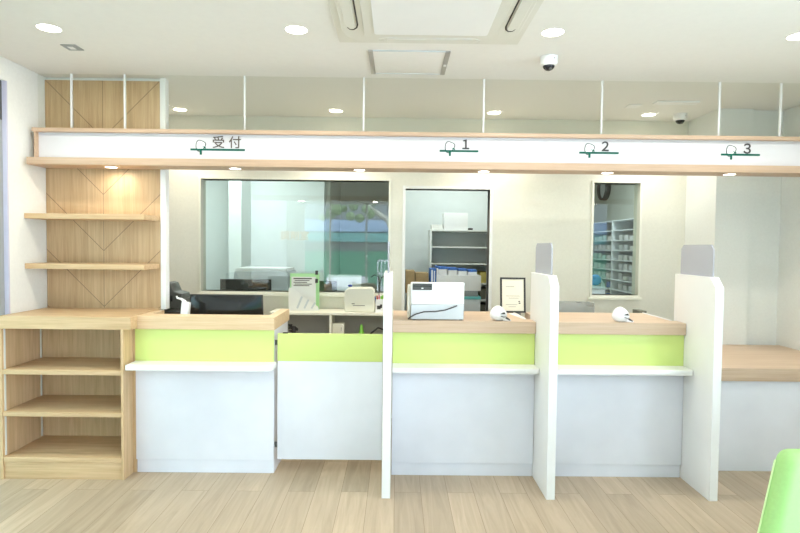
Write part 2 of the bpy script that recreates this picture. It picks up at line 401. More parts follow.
# ------------------------------------------------------------------ beam with counter signs
t = thing('sign_beam', 'long white sign beam with oak edges hung above the counters', 'sign', (0, 3.65, 1.905))
B('bottom_board', XL + .024, XR, 3.555, 3.745, 1.910, 1.955, 'bead', t, .002)
B('top_board', XL + .030, XR, 3.60, 3.745, 2.124, 2.148, 'bead', t)
B('fascia', XL + .052, XR, 3.635, 3.66, 1.955, 2.124, 'fascia', t, 0)
B('end_board', XL + .040, XL + .052, 3.605, 3.66, 1.955, 2.124, 'bead', t)
B('back_board', XL + .035, XR, 3.72, 3.74, 1.955, 2.124, 'pwhite', t)
B('light_strip', XL + .06, XR, 3.585, 3.592, 1.9555, 1.959, 'strip', t, 0)
area('beam_strip_lamp', ((XL + XR) / 2, 3.59, 1.962), 5.3, .008, P_STRIP, (1, .96, .92), (math.radians(180 - 25), 0, 0))
YS = 3.635
def sign(x0, x1, zb, num, nx, nz, size, cjk=False):
    """green branch with a white bird, the counter's number beside it"""
    br = MB(); br.box(x0, x1, YS - .003, YS - .0002, zb, zb + .012, 0).box(x0 + .060, x0 + .073, YS - .003, YS - .0002, zb - .026, zb, 0)
    b = br.build('branch_mark', M['logo'], t)
    cx, cz = x0 + .065, zb + .035
    pts = []
    for k in range(28):
        a = 2 * PI * k / 28; u = .026 * math.cos(a); v = .031 * math.sin(a) + (.006 * math.cos(2 * a))
        c, s_ = math.cos(.35), math.sin(.35); pts.append((cx + u * c + v * s_, cz - u * s_ + v * c))
    MB().prism([(cx + (p - cx) * 1.26, cz + (q - cz) * 1.22) for p, q in pts], 'Y', YS - .0008, YS - .0001, 0).build('bird_outline', M['outl'], t)
    MB().prism(pts, 'Y', YS - .002, YS - .0008, 0).build('bird_mark', M['birdw'], t)
    MB().prism([(cx + .006, cz - .004), (cx + .034, cz - .014), (cx + .032, cz - .024), (cx + .018, cz - .014)], 'Y', YS - .0028, YS - .0018, 0).build('wing_mark', M['logo'], t)
    text('number' if not cjk else 'lettering', num, nx, YS - .0022, nz, size, 'tink' if cjk else 'ink', t)
sign(-1.335, -.985, 2.020, '受 付', -1.102, 2.044, .083, True)
sign(.268, .518, 2.030, '１', .436, 2.050, .080)
sign(1.17, 1.425, 2.029, '２', 1.337, 2.048, .080)
sign(2.088, 2.34, 2.028, '３', 2.258, 2.044, .082)

def lampdisc(o_name, label, x, y, z, r, power, col, group, mat='lamp', spread=PI):
    l = thing(o_name, label, 'light', (x, y, z), group)
    MB().lathe([(r * 1.08, .0), (r * 1.08, -.001), (r * .98, -.002), (r * .98, 0)], (x, y, z)).build('trim_ring', M['pwhite'], l)
    MB().lathe([(0, -.0015), (r * .98, -.0015), (r * .98, -.0005), (0, -.0005)], (x, y, z)).build('lamp_disc', M[mat], l)
    ld = bpy.data.lights.new(o_name, 'AREA'); ld.shape = 'DISK'; ld.size = r * 1.8; ld.energy = power; ld.color = col; ld.spread = spread
    lo = bpy.data.objects.new(o_name + '_light', ld); COL.objects.link(lo); lo.location = (x, y, z - .012)
for i, (x, y) in enumerate(((-1.80, 2.93), (-.527, 2.91), (.785, 2.90), (2.055, 2.905))):
    lampdisc('ceiling_downlight', 'large round ceiling downlight on the customer side, ' + ORD[i], x, y, CZ, .056, P_FRONT, WARM if i < 2 else NEUT, 'customer side downlights')
for i, (x, y) in enumerate(((-1.793, 4.65), (-.511, 4.63), (.783, 4.63), (2.055, 4.63))):
    lampdisc('ceiling_downlight', 'round ceiling downlight over the staff area, ' + ORD[i], x, y, CZ, .053, P_STAFF, WARM if i < 3 else NEUT, 'staff side downlights', spread=math.radians(120))
for i, x in enumerate((-1.855, -1.053, -.249, .557, 1.363, 2.161)):
    lampdisc('beam_spotlight', 'small round spotlight under the sign beam, ' + ORD[i], x, 3.655, 1.910, .036, P_SOFFIT, WARM, 'spotlights under the beam')

# glass and white posts between the beam and the ceiling
px = [-2.14, -1.792, -1.008, -.228, .56, 1.337, 2.112, 2.518]
where = ['left one in front of the wood panel', 'right one in front of the wood panel', 'above the first lettering', 'left of the numeral 1', 'right of the numeral 1',
         'above the numeral 2', 'left of the numeral 3', 'right of the numeral 3']
for x, s_ in zip(px, where):
    tag(B('support_post', x - .0055, x + .0055, 3.708, 3.722, 2.148, CZ, 'whitep'), 'thin white post from sign beam to ceiling, ' + s_, 'post', 'white posts on the sign beam')
ed = [XL] + px + [XR]
gw = ['at the left wall', 'between the two posts before the wood panel', 'with the reception lettering below its middle', 'right of the reception lettering', 'over the numeral 1',
      'between numerals 1 and 2', 'between numerals 2 and 3', 'over the numeral 3', 'at the right wall']
for i in range(9):
    tag(B('glass_panel', ed[i] + (.0055 if i else 0), ed[i + 1] - (.0055 if i < 8 else 0), 3.713, 3.717, 2.148, CZ, 'glt', bev=0), 'clear glass panel above the sign beam, ' + gw[i], 'glass panel', 'glass panels above the beam')

# ------------------------------------------------------------------ ceiling fittings
t = thing('ceiling_air_conditioner', 'square white cassette air conditioner set in the ceiling', 'air conditioner', (.16, 2.575, CZ))
cx, cy = .158, 2.57
B('base_panel', cx - .478, cx + .478, cy - .478, cy + .478, CZ - .012, CZ, 'acw', t, .004)
def rounded(cx, cy, h, r, n=8):
    p = []
    for (sx, sy, a0) in ((1, 1, 0), (-1, 1, 90), (-1, -1, 180), (1, -1, 270)):
        for k in range(n + 1):
            a = math.radians(a0 + 90 * k / n); p.append((cx + sx * (h - r) + r * math.cos(a), cy + sy * (h - r) + r * math.sin(a)))
    return p
rp = MB().prism(rounded(cx, cy, .445, .17), 'Z', CZ - .024, CZ - .011, .003).build('raised_panel', M['acw'], t)
MB().prism(rounded(cx, cy, .335, .02), 'Z', CZ - .034, CZ - .023, .003).build('inner_frame', M['acw'], t)
MB().prism(rounded(cx, cy, .283, .015), 'Z', CZ - .041, CZ - .033, .002).build('grille', M['pwhite'], t)
for k in range(4):
    m = MB(); a = k * PI / 2
    pts = [(-.235, .415), (-.26, .405), (-.262, .385), (-.235, .368), (-.2, .362), (.2, .362), (.235, .368), (.262, .385), (.26, .405), (.235, .415)]
    c_, s_ = math.cos(a), math.sin(a)
    m.tube([(cx + u * c_ - v * s_, cy + u * s_ + v * c_, CZ - .0245) for u, v in pts], [.001, .002, .003, .004, .004, .004, .004, .003, .002, .001], 6)
    m.build('air_slot', M['blackm' if k % 2 else 'acw'], rp)
    u0, u1, v0, v1 = -.22, .22, .372, .425
    q = [(u0, v0), (u1, v0), (u1, v1), (u0, v1)]
    MB().prism([(cx + u * c_ - v * s_, cy + u * s_ + v * c_) for u, v in q], 'Z', CZ - .030, CZ - .023, .002).build('louvre', M['acw'], rp)
t = thing('ceiling_hatch', 'square ceiling access hatch with aluminium side frames', 'hatch', (.06, 3.41, CZ))
B('panel', -.165, .282, 3.20, 3.60, CZ - .004, CZ, 'ceil', t)
B('side_frame', -.175, -.148, 3.19, 3.605, CZ - .010, CZ, 'alu', t); B('side_frame', .262, .29, 3.19, 3.605, CZ - .010, CZ, 'alu', t)
B('cross_frame', -.148, .262, 3.19, 3.197, CZ - .007, CZ, 'lgrey', t); B('cross_frame', -.148, .262, 3.598, 3.605, CZ - .007, CZ, 'lgrey', t)
B('latch', .268, .284, 3.40, 3.425, CZ - .014, CZ - .009, 'pwhite', t)
def dome(x, y, r, label):
    c = thing('dome_camera', label, 'camera', (x, y, CZ))
    hs = MB().lathe([(0, 0), (r, 0), (r, -.035), (r * .93, -.045), (r * .72, -.052), (0, -.052)], (x, y, CZ)).build('housing', M['pwhite'], c)
    dm = MB().ball((x, y, CZ - .050), r * .68, (1, 1, .85)).build('dome', M['dome'], c)
    MB().ball((x + .004, y - r * .45, CZ - .074), r * .18, n=12).build('lens', M['dgrey'], dm)
    MB().ball((x + r * .4, y - r * .92, CZ - .02), .0035, n=8).build('screw', M['ink'], hs)
dome(.865, 3.27, .050, 'white security dome camera on ceiling in front of the beam')
dome(2.30, 4.60, .052, 'white security dome camera on ceiling behind the glass')
t = thing('ceiling_vent', 'small grey diamond shaped plate on the ceiling at left', 'vent', (-1.845, 3.21, CZ))
MB().prism([(-1.885, 3.165), (-1.80, 3.165), (-1.80, 3.255), (-1.885, 3.255)], 'Z', CZ - .004, CZ, .001).build('plate', M['grey'], t)
MB().prism([(-1.86, 3.19), (-1.83, 3.19), (-1.83, 3.23), (-1.86, 3.23)], 'Z', CZ - .006, CZ - .003, 0).build('insert', M['pwhite'], t)
tag(B('air_slot_diffuser', 1.92, 2.24, 4.19, 4.26, CZ - .012, CZ, 'pwhite'), 'narrow white strip diffuser on the ceiling behind the glass', 'diffuser')
tag(B('smoke_alarm_plate', 1.76, 1.86, 4.30, 4.40, CZ - .006, CZ, 'whitep'), 'small white square plate on the ceiling left of the strip diffuser', 'plate')

# ------------------------------------------------------------------ left wall unit
tag(B('wood_wall_panel', XL + .002, -1.594, 3.785, 3.80, .976, 2.50, 'woodc', bev=.001), 'tall oak wall panel with chevron grooves behind the shelves', 'wall panel')
for z, s_ in ((1.569, 'upper of two, under the beam'), (1.251, 'lower of two, above the cabinet top')):
    tag(B('wall_shelf', XL + .002, -1.602, 3.56, 3.785, z, z + .033, 'woodx', bev=.002), 'thin oak shelf on the chevron wall panel, ' + s_, 'shelf', 'oak wall shelves')
t = thing('display_cabinet', 'open oak display cabinet with three shelves at the left wall', 'cabinet', (-1.99, 3.5, 0))
MB().prism([(XL + .002, 3.312), (-1.574, 3.312), (-1.574, 3.398), (-1.600, 3.398), (-1.600, 3.785), (XL + .002, 3.785)], 'Z', .905, .980, .0015).build('worktop', M['woodx'], t)
B('side_panel', -1.634, -1.618, 3.312, 3.72, 0, .905, 'woodz', t)
B('side_panel', XL + .002, -2.338, 3.312, 3.72, 0, .905, 'woodz', t)
B('back_panel', -2.338, -1.634, 3.70, 3.715, .1, .905, 'woodz', t)
for z in (.632, .380, .106): B('shelf', -2.337, -1.635, 3.314, 3.70, z, z + .028, 'woodx', t, .002)
B('plinth', -2.337, -1.635, 3.322, 3.338, 0, .104, 'woodx', t)
B('filler_panel', -1.618, -1.600, 3.43, 3.72, 0, .905, 'woodz', t)
for y in (3.33, 3.67):
    m = MB(); m.box(-2.338, -2.334, y, y + .012, .14, .90, 0)
    m.build('shelf_track', M['steel'], t)

# ------------------------------------------------------------------ counters
def shelf_ledge(x0, x1, parent, round_right=False):
    y0, y1 = 3.29, 3.43; z0, z1 = .668, .700
    pts = [(x0, y0), (x1 - .012, y0), (x1, y0 + .012), (x1, y1), (x0, y1)]
    if round_right:
        pts = [(x0, y0)] + [(x1 - .05 + .05 * math.sin(math.radians(a)), y0 + .05 - .05 * math.cos(math.radians(a))) for a in range(0, 91, 15)] + [(x1, y1), (x0, y1)]
    MB().prism(pts, 'Z', z0, z1, .0015).build('bag_shelf', M['whitep'], parent)
t = thing('reception_counter', 'left reception counter with pale oak top under the lettering sign', 'counter', (-1.17, 3.6, 0))
MB().prism([(-1.598, 3.40), (-.742, 3.40), (-.742, 3.88), (-.80, 3.88), (-.80, 3.53), (-1.54, 3.53), (-1.54, 3.715), (-1.598, 3.715)], 'Z', .898, .976, .0015).build('countertop', M['ptopl'], t)
B('colour_band', -1.598, -.75, 3.42, 3.44, .69, .898, 'green', t)
B('front_panel', -1.598, -.75, 3.425, 3.445, .085, .69, 'white', t)
B('kick_board', -1.596, -.752, 3.437, 3.45, 0, .083, 'white', t)
B('side_panel', -.768, -.75, 3.445, 3.86, 0, .898, 'white', t)
shelf_ledge(-1.597, -.735, t, True)
t = thing('swing_gate', 'hanging swing gate with lime band beside the reception counter', 'gate', (-.40, 3.45, .09))
B('colour_band', -.731, -.082, 3.44, 3.47, .702, .872, 'green', t)
B('gate_panel', -.731, -.082, 3.441, 3.469, .087, .7015, 'white', t)
B('hinge', -.749, -.731, 3.448, 3.462, .80, .83, 'dgrey', t); B('hinge', -.749, -.731, 3.448, 3.462, .16, .19, 'dgrey', t)
B('catch', -.70, -.67, 3.445, 3.465, .872, .878, 'ink', t)
def counter(x0, x1, label, end):
    t = thing('service_counter', label, 'counter', ((x0 + x1) / 2, 3.6, 0))
    MB().prism([(x0, 3.40), (x1, 3.40), (x1, 3.52), (end, 3.52), (end, 3.93), (x0, 3.93)], 'Z', .893, .966, .0015).build('countertop', M['ptop'], t)
    B('end_strip', end, end + .012, 3.522, 3.93, .893, .970, 'whitep', t)
    B('colour_band', x0, x1, 3.42, 3.44, .675, .893, 'green', t)
    B('front_panel', x0, x1, 3.412, 3.43, .083, .675, 'white', t)
    B('kick_board', x0, x1, 3.426, 3.44, 0, .079, 'white', t)
    B('side_panel', x0, x0 + .02, 3.44, 3.9, 0, .893, 'cream', t); B('side_panel', x1 - .07, x1 - .05, 3.52, 3.9, 0, .893, 'cream', t)
    shelf_ledge(x0, x1, t)
    return t
counter(-.020, .854, 'service counter under the numeral 1 with white device on top', .81)
counter(.906, 1.774, 'middle service counter under the numeral 2 with bare oak top', 1.735)
t = thing('low_counter', 'lower oak topped counter at right wall under the numeral 3', 'counter', (2.4, 3.9, 0))
B('countertop', 1.826, XR - .002, 3.515, 4.40, .586, .668, 'ptop', t, .002)
B('front_panel', 1.826, XR - .002, 3.535, 3.555, .0, .586, 'white', t)
def partition(x0, x1, label):
    p = thing('counter_partition', label, 'partition', ((x0 + x1) / 2, 3.3, 0))
    MB().prism([(3.10, 0), (3.10, 1.205), (3.155, 1.263), (3.56, 1.263), (3.56, 0)], 'X', x0, x1, .0015).build('panel', M['whitep'], p)
    xm = (x0 + x1) / 2; g = [(3.17, 1.24), (3.17, 1.415), (3.195, 1.447), (3.50, 1.447), (3.53, 1.42), (3.53, 1.24)]
    MB().prism(g, 'X', xm - .004, xm + .004, 0).build('frosted_screen', M['frost'], p)
partition(-.072, -.024, 'tall white partition panel right of the swing gate, seen edge on')
partition(.856, .904, 'white partition panel with smoky screen between counters 1 and 2')
partition(1.776, 1.824, 'white partition panel with smoky screen between counter 2 and low counter')

# ------------------------------------------------------------------ staff furniture
t = thing('bookcase', 'low cream bookcase under the large window, behind the swing gate', 'bookcase', (-.53, 4.7, 0))
B('top_panel', -1.04, -.02, 4.565, 4.845, .848, .868, 'cream', t)
for x in (-1.04, -.548, -.04): B('upright', x, x + .02, 4.57, 4.845, 0, .848, 'cream', t)
B('back_panel', -1.02, -.04, 4.835, 4.845, 0, .848, 'taupe', t)
for z in (.62, .34, .05): B('shelf', -1.02, -.04, 4.575, 4.835, z, z + .018, 'taupe', t)
t = thing('staff_desk', 'plain pale desk behind service counters 1 and 2', 'desk', (.95, 4.2, 0))
B('desktop', .02, 1.80, 3.96, 4.50, .70, .725, 'cream', t)
for x, y in ((.04, 3.98), (1.76, 3.98), (.04, 4.46), (1.76, 4.46)): B('leg', x, x + .03, y, y + .03, 0, .70, 'lgrey', t)

# on the bookcase
t = thing('notice_board', 'green edged notice stand with a printed white sheet on bookcase', 'notice', (-.775, 4.70, .868))
m = MB(); m.box(-.905, -.657, 4.755, 4.763, .868, 1.178, .001); m.build('board', M['gpaper'], t)
sh = B('sheet', -.893, -.685, 4.7515, 4.7545, .90, 1.150, 'paper', t, 0)
B('foot', -.905, -.657, 4.72, 4.78, .868, .874, 'cream', t)
m = MB()
for k, z in enumerate((1.13, 1.115, 1.10, 1.085, 1.072)): m.box(-.875 + .01 * (k % 2), -.72 - .02 * (k % 3), 4.7502, 4.7513, z, z + (.006 if k else .010), 0)
m.build('printed_line', M['tink'], sh)
for z in (1.17, 1.10): tag(MB().box(-.69, -.668, 4.742, 4.762, z, z + .034).build('clip', M['ink'], t), 'black clip')
t = thing('leaflet_pair', 'folded white leaflet leaning in front of the green notice', 'leaflet', (-.78, 4.68, .868))
MB().prism([(-.905, .87), (-.905, 1.06), (-.885, 1.062), (-.66, .905), (-.645, .87)], 'Y', 4.690, 4.694, 0).build('sheet', M['paper'], t)
m = MB()
for k in range(3):
    m.prism([(-.84 + .06 * k, .89), (-.80 + .055 * k, .99 - .025 * k), (-.785 + .055 * k, .985 - .025 * k), (-.825 + .06 * k, .885)], 'Y', 4.6885, 4.6899, 0)
m.build('printed_line', M['lgrey'], t)
t = thing('tissue_box', 'boxy white paper bag holder with one line of print on bookcase', 'box', (-.30, 4.68, .868))
MB().prism([(-.425, .869), (-.432, .90), (-.430, 1.04), (-.40, 1.068), (-.21, 1.072), (-.182, 1.05), (-.178, .90), (-.185, .869)], 'Y', 4.62, 4.76, .006).build('body', M['cream'], t)
m = MB(); m.box(-.36, -.26, 4.6188, 4.6204, .921, .926, 0).box(-.37, -.345, 4.6188, 4.6204, .935, .942, 0); m.build('printed_line', M['tink'], t)
tag(MB().ball((-.39, 4.70, 1.082), .016, (1.3, 1, .6), 12).build('navy_pouch', M['navy']), 'small navy pouch lying on top of the cream box', 'pouch')
t = thing('pen_cup', 'square white pen cup beside the cream box', 'pen cup', (-.135, 4.66, .868))
cu = MB().box(-.172, -.10, 4.62, 4.70, .868, .975, .004).build('cup', M['pwhite'], t)
m = MB(); m.box(-.16, -.13, 4.6185, 4.6203, .895, .925, 0).box(-.135, -.118, 4.6185, 4.6203, .905, .935, 0); m.build('picture_mark', M['ink'], cu)
for k, (c, dx) in enumerate((('navy', -.03), ('red', -.018), ('pink', -.006), ('leaf', .006), ('leaf', .014), ('ochre', .022))):
    x = -.136 + dx
    tag(MB().tube([(x, 4.64 + .008 * k, .93), (x + dx * .45, 4.64 + .008 * k, 1.0 + .006 * (k % 3))], .0055, 8).build('marker_pen', M[c]),
        ('navy', 'red', 'pink', 'left light green', 'right light green', 'yellow')[k] + ' marker pen standing in the white pen cup', 'pen', 'pens in the cup')
t = thing('desk_lamp', 'thin dark arched desk stand by the window above pen cup', 'stand', (-.15, 4.78, .868))
MB().lathe([(0, 0), (.03, 0), (.03, .006), (0, .006)], (-.15, 4.79, .868), 16).build('base', M['dgrey'], t)
MB().tube([(-.15, 4.79, .87), (-.15, 4.79, 1.10), (-.16, 4.79, 1.16), (-.19, 4.79, 1.17), (-.22, 4.79, 1.15)], .004, 8).build('stem', M['dgrey'], t)
MB().tube([(-.15, 4.79, 1.08), (-.13, 4.79, 1.15), (-.10, 4.79, 1.16)], .004, 8).build('arm', M['dgrey'], t)
# in the bookcase
t = thing('switch_box', 'small cream box in the right bay of the bookcase', 'box', (-.475, 4.6, .638))
B('body', -.525, -.43, 4.60, 4.68, .638, .775, 'cream', t); MB().box(-.455, -.45, 4.598, 4.6005, .735, .742, 0).box(-.455, -.45, 4.598, 4.6005, .72, .726, 0).build('button', M['ink'], t)
tag(MB().lathe([(.035, 0), (.028, .03), (.016, .08), (.012, .115), (0, .13)], (-.29, 4.66, .638), 16).build('yellow_green_cone', M['leaf']), 'small yellow green cone in the bookcase, right of the cream box', 'ornament')
tag(MB().tube([(-.24, 4.65, .655), (-.20, 4.64, .70), (-.15, 4.66, .735), (-.10, 4.65, .72), (-.07, 4.66, .66)], .008, 8).build('black_cable', M['ink']), 'looped black cable in the right bay of the bookcase', 'cable')
m = MB()
for k in range(14):
    a = random.random() * 6.28; r = .02 + random.random() * .05
    m.ball((-.855 + .55 * r * math.cos(a), 4.66 + .3 * r * math.sin(a), .70 + random.random() * .055), .012, (1.4, .7, .7), 8, (a, a, 0))
m.tube([(-.855, 4.66, .638), (-.855, 4.66, .74)], .018, 10)
tag(m.build('dark_plant_tuft', M['ink']), 'small dark bushy bunch in the left bay of the bookcase', 'ornament')

# on the reception desk
t = thing('reception_desk', 'pale staff desk behind the reception counter, carrying the black monitor', 'desk', (-1.3, 3.9, 0))
MB().prism([(-1.53, 3.55), (-.775, 3.55), (-.775, 4.35), (-1.9, 4.35), (-1.9, 3.87), (-1.53, 3.87)], 'Z', .70, .729, .002).build('desktop', M['cream'], t)
for x, y in ((-1.52, 3.56), (-.81, 3.56), (-.81, 4.31), (-1.89, 4.31)): B('leg', x, x + .03, y, y + .03, 0, .70, 'lgrey', t)
t = thing('computer_monitor', 'wide glossy black monitor on reception desk, seen from behind', 'monitor', (-1.145, 3.75, .73))
m = MB(); m.prism([(-1.392, 1.080), (-.902, 1.080), (-.895, .80), (-1.385, .80)], 'Y', 3.765, 3.785, .003); m.build('screen', M['black'], t)
m = MB(); tt = bmesh.new(); nx_, nz_ = 24, 10; g = []
for j in range(nz_ + 1):
    row = []
    for i in range(nx_ + 1):
        u, v = i / nx_, j / nz_
        row.append(tt.verts.new((-1.388 + .482 * u, 3.766 - .02 * (math.sin(PI * u) ** .5) * (math.sin(PI * v) ** .6), .805 + .270 * v)))
    g.append(row)
for j in range(nz_):
    for i in range(nx_): tt.faces.new((g[j][i], g[j][i + 1], g[j + 1][i + 1], g[j + 1][i]))
m._add(tt, True); m.build('rear_cover', M['gloss'], t)
B('neck', -1.17, -1.12, 3.772, 3.80, .74, .85, 'black', t); MB().lathe([(0, 0), (.11, 0), (.11, .008), (.02, .014), (0, .014)], (-1.145, 3.79, .73)).build('base', M['black'], t)
t = thing('receipt_printer', 'stepped dark grey printer on the far left of reception desk', 'printer', (-1.62, 4.15, .73))
MB().box(-1.71, -1.53, 4.05, 4.25, .73, .95, .008).build('body', M['black'], t)
MB().prism([(-1.71, .95), (-1.71, 1.125), (-1.675, 1.14), (-1.645, 1.13), (-1.62, 1.07), (-1.56, 1.055), (-1.555, .95)], 'Y', 4.07, 4.23, .005).build('cover', M['dgrey'], t)
B('display', -1.68, -1.63, 4.064, 4.072, 1.0, 1.04, 'black', t); B('paper_tray', -1.60, -1.53, 4.06, 4.24, .95, 1.02, 'dgrey', t)
tag(MB().box(-1.66, -1.585, 3.92, 4.00, .73, .84, .006).box(-1.585, -1.40, 3.80, 4.0, .73, .96, .01).build('black_desk_unit', M['black']), 'black box between the stepped printer and black monitor', 'box')
t = thing('barcode_scanner', 'white barcode scanner hanging left of the black monitor', 'scanner', (-1.37, 3.62, .73))
MB().box(-1.392, -1.34, 3.60, 3.64, .90, 1.045, .012, (0, .10, 0)).build('body', M['pwhite'], t)
MB().tube([(-1.362, 3.62, 1.02), (-1.372, 3.62, 1.047), (-1.392, 3.62, 1.062), (-1.418, 3.62, 1.068), (-1.422, 3.62, 1.082)], [.016, .012, .007, .006, .005], 10).build('handle', M['pwhite'], t)
MB().tube([(-1.366, 3.62, .73), (-1.366, 3.62, .91)], .02, 12).build('stand', M['pwhite'], t)

# on counter 1
t = thing('payment_terminal', 'boxy white device with black slot standing on counter 1', 'device', (.25, 3.55, .966))
MB().box(.090, .414, 3.425, 3.66, .972, 1.062, .004).build('lower_body', M['lgrey'], t)
ub = MB().prism([(3.425, 1.062), (3.425, 1.195), (3.432, 1.201), (3.50, 1.195), (3.66, 1.13), (3.66, 1.062)], 'X', .088, .416, .004).build('upper_body', M['pwhite'], t)
MB().prism([(3.46, .975), (3.44, 1.07), (3.47, 1.18), (3.52, 1.18), (3.65, 1.11), (3.65, .975)], 'X', .070, .089, .003).build('side_cover', M['cream'], t)
B('slot_panel', .098, .218, 3.4215, 3.428, 1.152, 1.192, 'dgrey', ub); B('slot_button', .152, .165, 3.419, 3.423, 1.160, 1.166, 'pwhite', ub)
B('slot', .104, .212, 3.420, 3.424, 1.174, 1.180, 'black', ub)
for x in (.10, .39): B('foot', x, x + .02, 3.44, 3.64, .966, .973, 'ink', t)
MB().tube([(.075, 3.43, .972), (.085, 3.42, .985), (.12, 3.414, 1.005), (.17, 3.412, 1.020), (.24, 3.412, 1.022), (.30, 3.412, 1.032), (.345, 3.414, 1.048), (.372, 3.424, 1.058)], .0038, 8).build('power_cord', M['ink'], t)
def bird(x, y, z, label):
    b = thing('bird_figurine', label, 'figurine', (x, y, z), 'white bird figurines')
    tt = bmesh.new(); bmesh.ops.create_uvsphere(tt, u_segments=28, v_segments=16, radius=1)
    for v in tt.verts:
        h = (v.co.z + 1) / 2
        v.co = Vector((v.co.x * .057 * (1.02 - .30 * h) + (.012 * (1 - h) if v.co.x > 0 else 0), v.co.y * .040 * (1 - .25 * h), .0 + .093 * h))
    bmesh.ops.translate(tt, vec=(x, y, z), verts=tt.verts); m = MB(); m._add(tt, True); bo = m.build('body', M['egg'], b)
    MB().prism([(x + .008, z + .046), (x + .034, z + .056), (x + .040, z + .044)], 'Y', y - .0395, y - .030, .001).build('beak', M['ink'], bo)
    MB().tube([(x + .012, y - .040, z + .032), (x + .03, y - .036, z + .027), (x + .044, y - .022, z + .026)], .0022, 6).build('wing_line', M['ink'], bo)
    MB().ball((x - .012, y - .030, z + .072), .0022, n=8).ball((x + .012, y - .0325, z + .070), .0022, n=8).build('eye', M['outl'], bo)
    MB().tube([(x + .040, y - .01, z + .022), (x + .058, y - .012, z + .012), (x + .072, y - .013, z + .005)], [.008, .008, .005], 8).build('tail', M['ink'], b)
    MB().tube([(x + .03, y - .008, z + .012), (x + .062, y - .010, z + .006), (x + .080, y - .012, z + .004)], [.012, .009, .004], 8).build('foot', M['egg'], b)
bird(.628, 3.445, .966, 'white egg shaped bird figurine on counter 1, before the photo frame')
bird(1.385, 3.445, .966, 'white egg shaped bird figurine on counter 2')
t = thing('certificate_frame', 'dark framed certificate leaning upright at back of counter 1', 'picture frame', (.81, 3.87, .966))
fx0, fx1, fz0, fz1 = -.088, .088, 0, .245
m = MB().box(fx0, fx0 + .012, -.008, .008, fz0, fz1).box(fx1 - .012, fx1, -.008, .008, fz0, fz1).box(fx0 + .012, fx1 - .012, -.008, .008, fz1 - .012, fz1).box(fx0 + .012, fx1 - .012, -.008, .008, fz0, fz0 + .012)
bmesh.ops.translate(m.bm, vec=(.81, 3.87, .966), verts=m.bm.verts); m.build('frame', M['blackm'], t)
def loc(mb, parent, name, mat):
    bmesh.ops.translate(mb.bm, vec=root_of(parent), verts=mb.bm.verts); return mb.build(name, M[mat], parent)
ce = loc(MB().box(-.076, .076, -.002, .004, .012, .233, 0), t, 'certificate', 'cpaper')
m = MB()
for k, zz in enumerate((.115, .10, .055, .04, .18)): m.box(-.05 + .02 * (k % 2), .05 - .01 * k, -.0032, -.0018, zz, zz + .002, 0)
m.box(.038, .05, -.0032, -.0018, .075, .082, 0).box(.04, .052, -.0032, -.0018, .062, .07, 0)
loc(m, ce, 'printed_line', 'tink')
loc(MB().box(-.02, .02, .008, .05, 0, .004).box(-.02, .02, .045, .05, 0, .15), t, 'back_stand', 'blackm')
t.rotation_euler = (math.radians(-7), 0, 0)
tag(MB().prism([(.655, 3.52), (.80, 3.50), (.845, 3.62), (.80, 3.66), (.70, 3.64)], 'Z', .9665, .968, 0).build('paper_note', M['ptopl']), 'pale sheet lying on counter 1 beside the partition', 'sheet') if False else None
tag(MB().prism([(.765, 3.82), (.806, 3.82), (.806, 3.50)], 'Z', .9665, .9685, 0).build('paper_note', M['paper']), 'white triangular paper lying at the right end of counter 1', 'paper')
tag(MB().box(.86, .90, 4.02, 4.06, .725, 1.02, .004).build('grey_canister', M['grey']), 'slim grey canister standing behind the right end of counter 1', 'canister')
# behind counter 2
for i, (x0, x1) in enumerate(((1.02, 1.185), (1.19, 1.355), (1.36, 1.43))):
    t = thing('acrylic_tray', 'clear grey acrylic file tray behind counter 2, ' + ('left', 'middle', 'right narrow')[i] + ' one', 'tray', ((x0 + x1) / 2, 4.12, .725), 'acrylic trays behind counter 2')
    B('front_wall', x0, x1, 4.02, 4.024, .725, 1.025 if i < 2 else 1.0, 'tray', t, 0)
    MB().prism([(4.024, .725), (4.024, 1.025), (4.18, 1.02), (4.18, .725)], 'X', x1 - .004, x1, 0).build('side_wall', M['tray'], t)
    B('back_wall', x0, x1, 4.18, 4.184, .725, 1.02, 'tray', t, 0)
tag(B('dark_box', 1.74, 1.79, 3.98, 4.10, .725, .975, 'darkbox'), 'small dark box behind right end of counter 2', 'box')

# ------------------------------------------------------------------ storage room behind the doorway
t = thing('steel_shelving', 'pale steel shelving unit in the room behind the doorway', 'shelving', (.66, 5.85, 0))
for x in (.335, .965): B('side_panel', x, x + .02, 5.70, 6.10, 0, 1.59, 'steel', t)
B('back_panel', .355, .965, 6.09, 6.10, 0, 1.59, 'steel', t)
for z in (.25, .50, .70, .865, 1.035, 1.235, 1.405, 1.575): B('shelf', .355, .965, 5.70, 6.09, z, z + .015, 'steel', t)
tag(B('white_carton', .475, .72, 5.72, 5.92, 1.591, 1.765, 'pwhite'), 'upright white carton on top of the steel shelving', 'carton')
t = thing('carton_stack', 'low white paper pile left of the carton on steel shelving', 'papers', (.42, 5.8, 1.591))
for k in range(3): B('sheet_block', .352, .47 - .006 * k, 5.73, 5.93, 1.591 + .018 * k, 1.608 + .018 * k, 'paper', t)
tag(B('tape_dispenser', .73, .775, 5.74, 5.79, 1.591, 1.612, 'ink', bev=.006), 'small black object on steel shelving, right of the carton', 'tool')
for i, (z, mt) in enumerate(((.88, 'darkbox'), (1.05, 'ochre'), (.715, 'darkbox'))):
    tag(B('shelf_box', .86, .955, 5.74, 6.0, z, z + .11, mt), ('olive box on steel shelving, above the other olive one', 'yellow box on steel shelving right of the white crates', 'lowest olive box on steel shelving')[i], 'box')
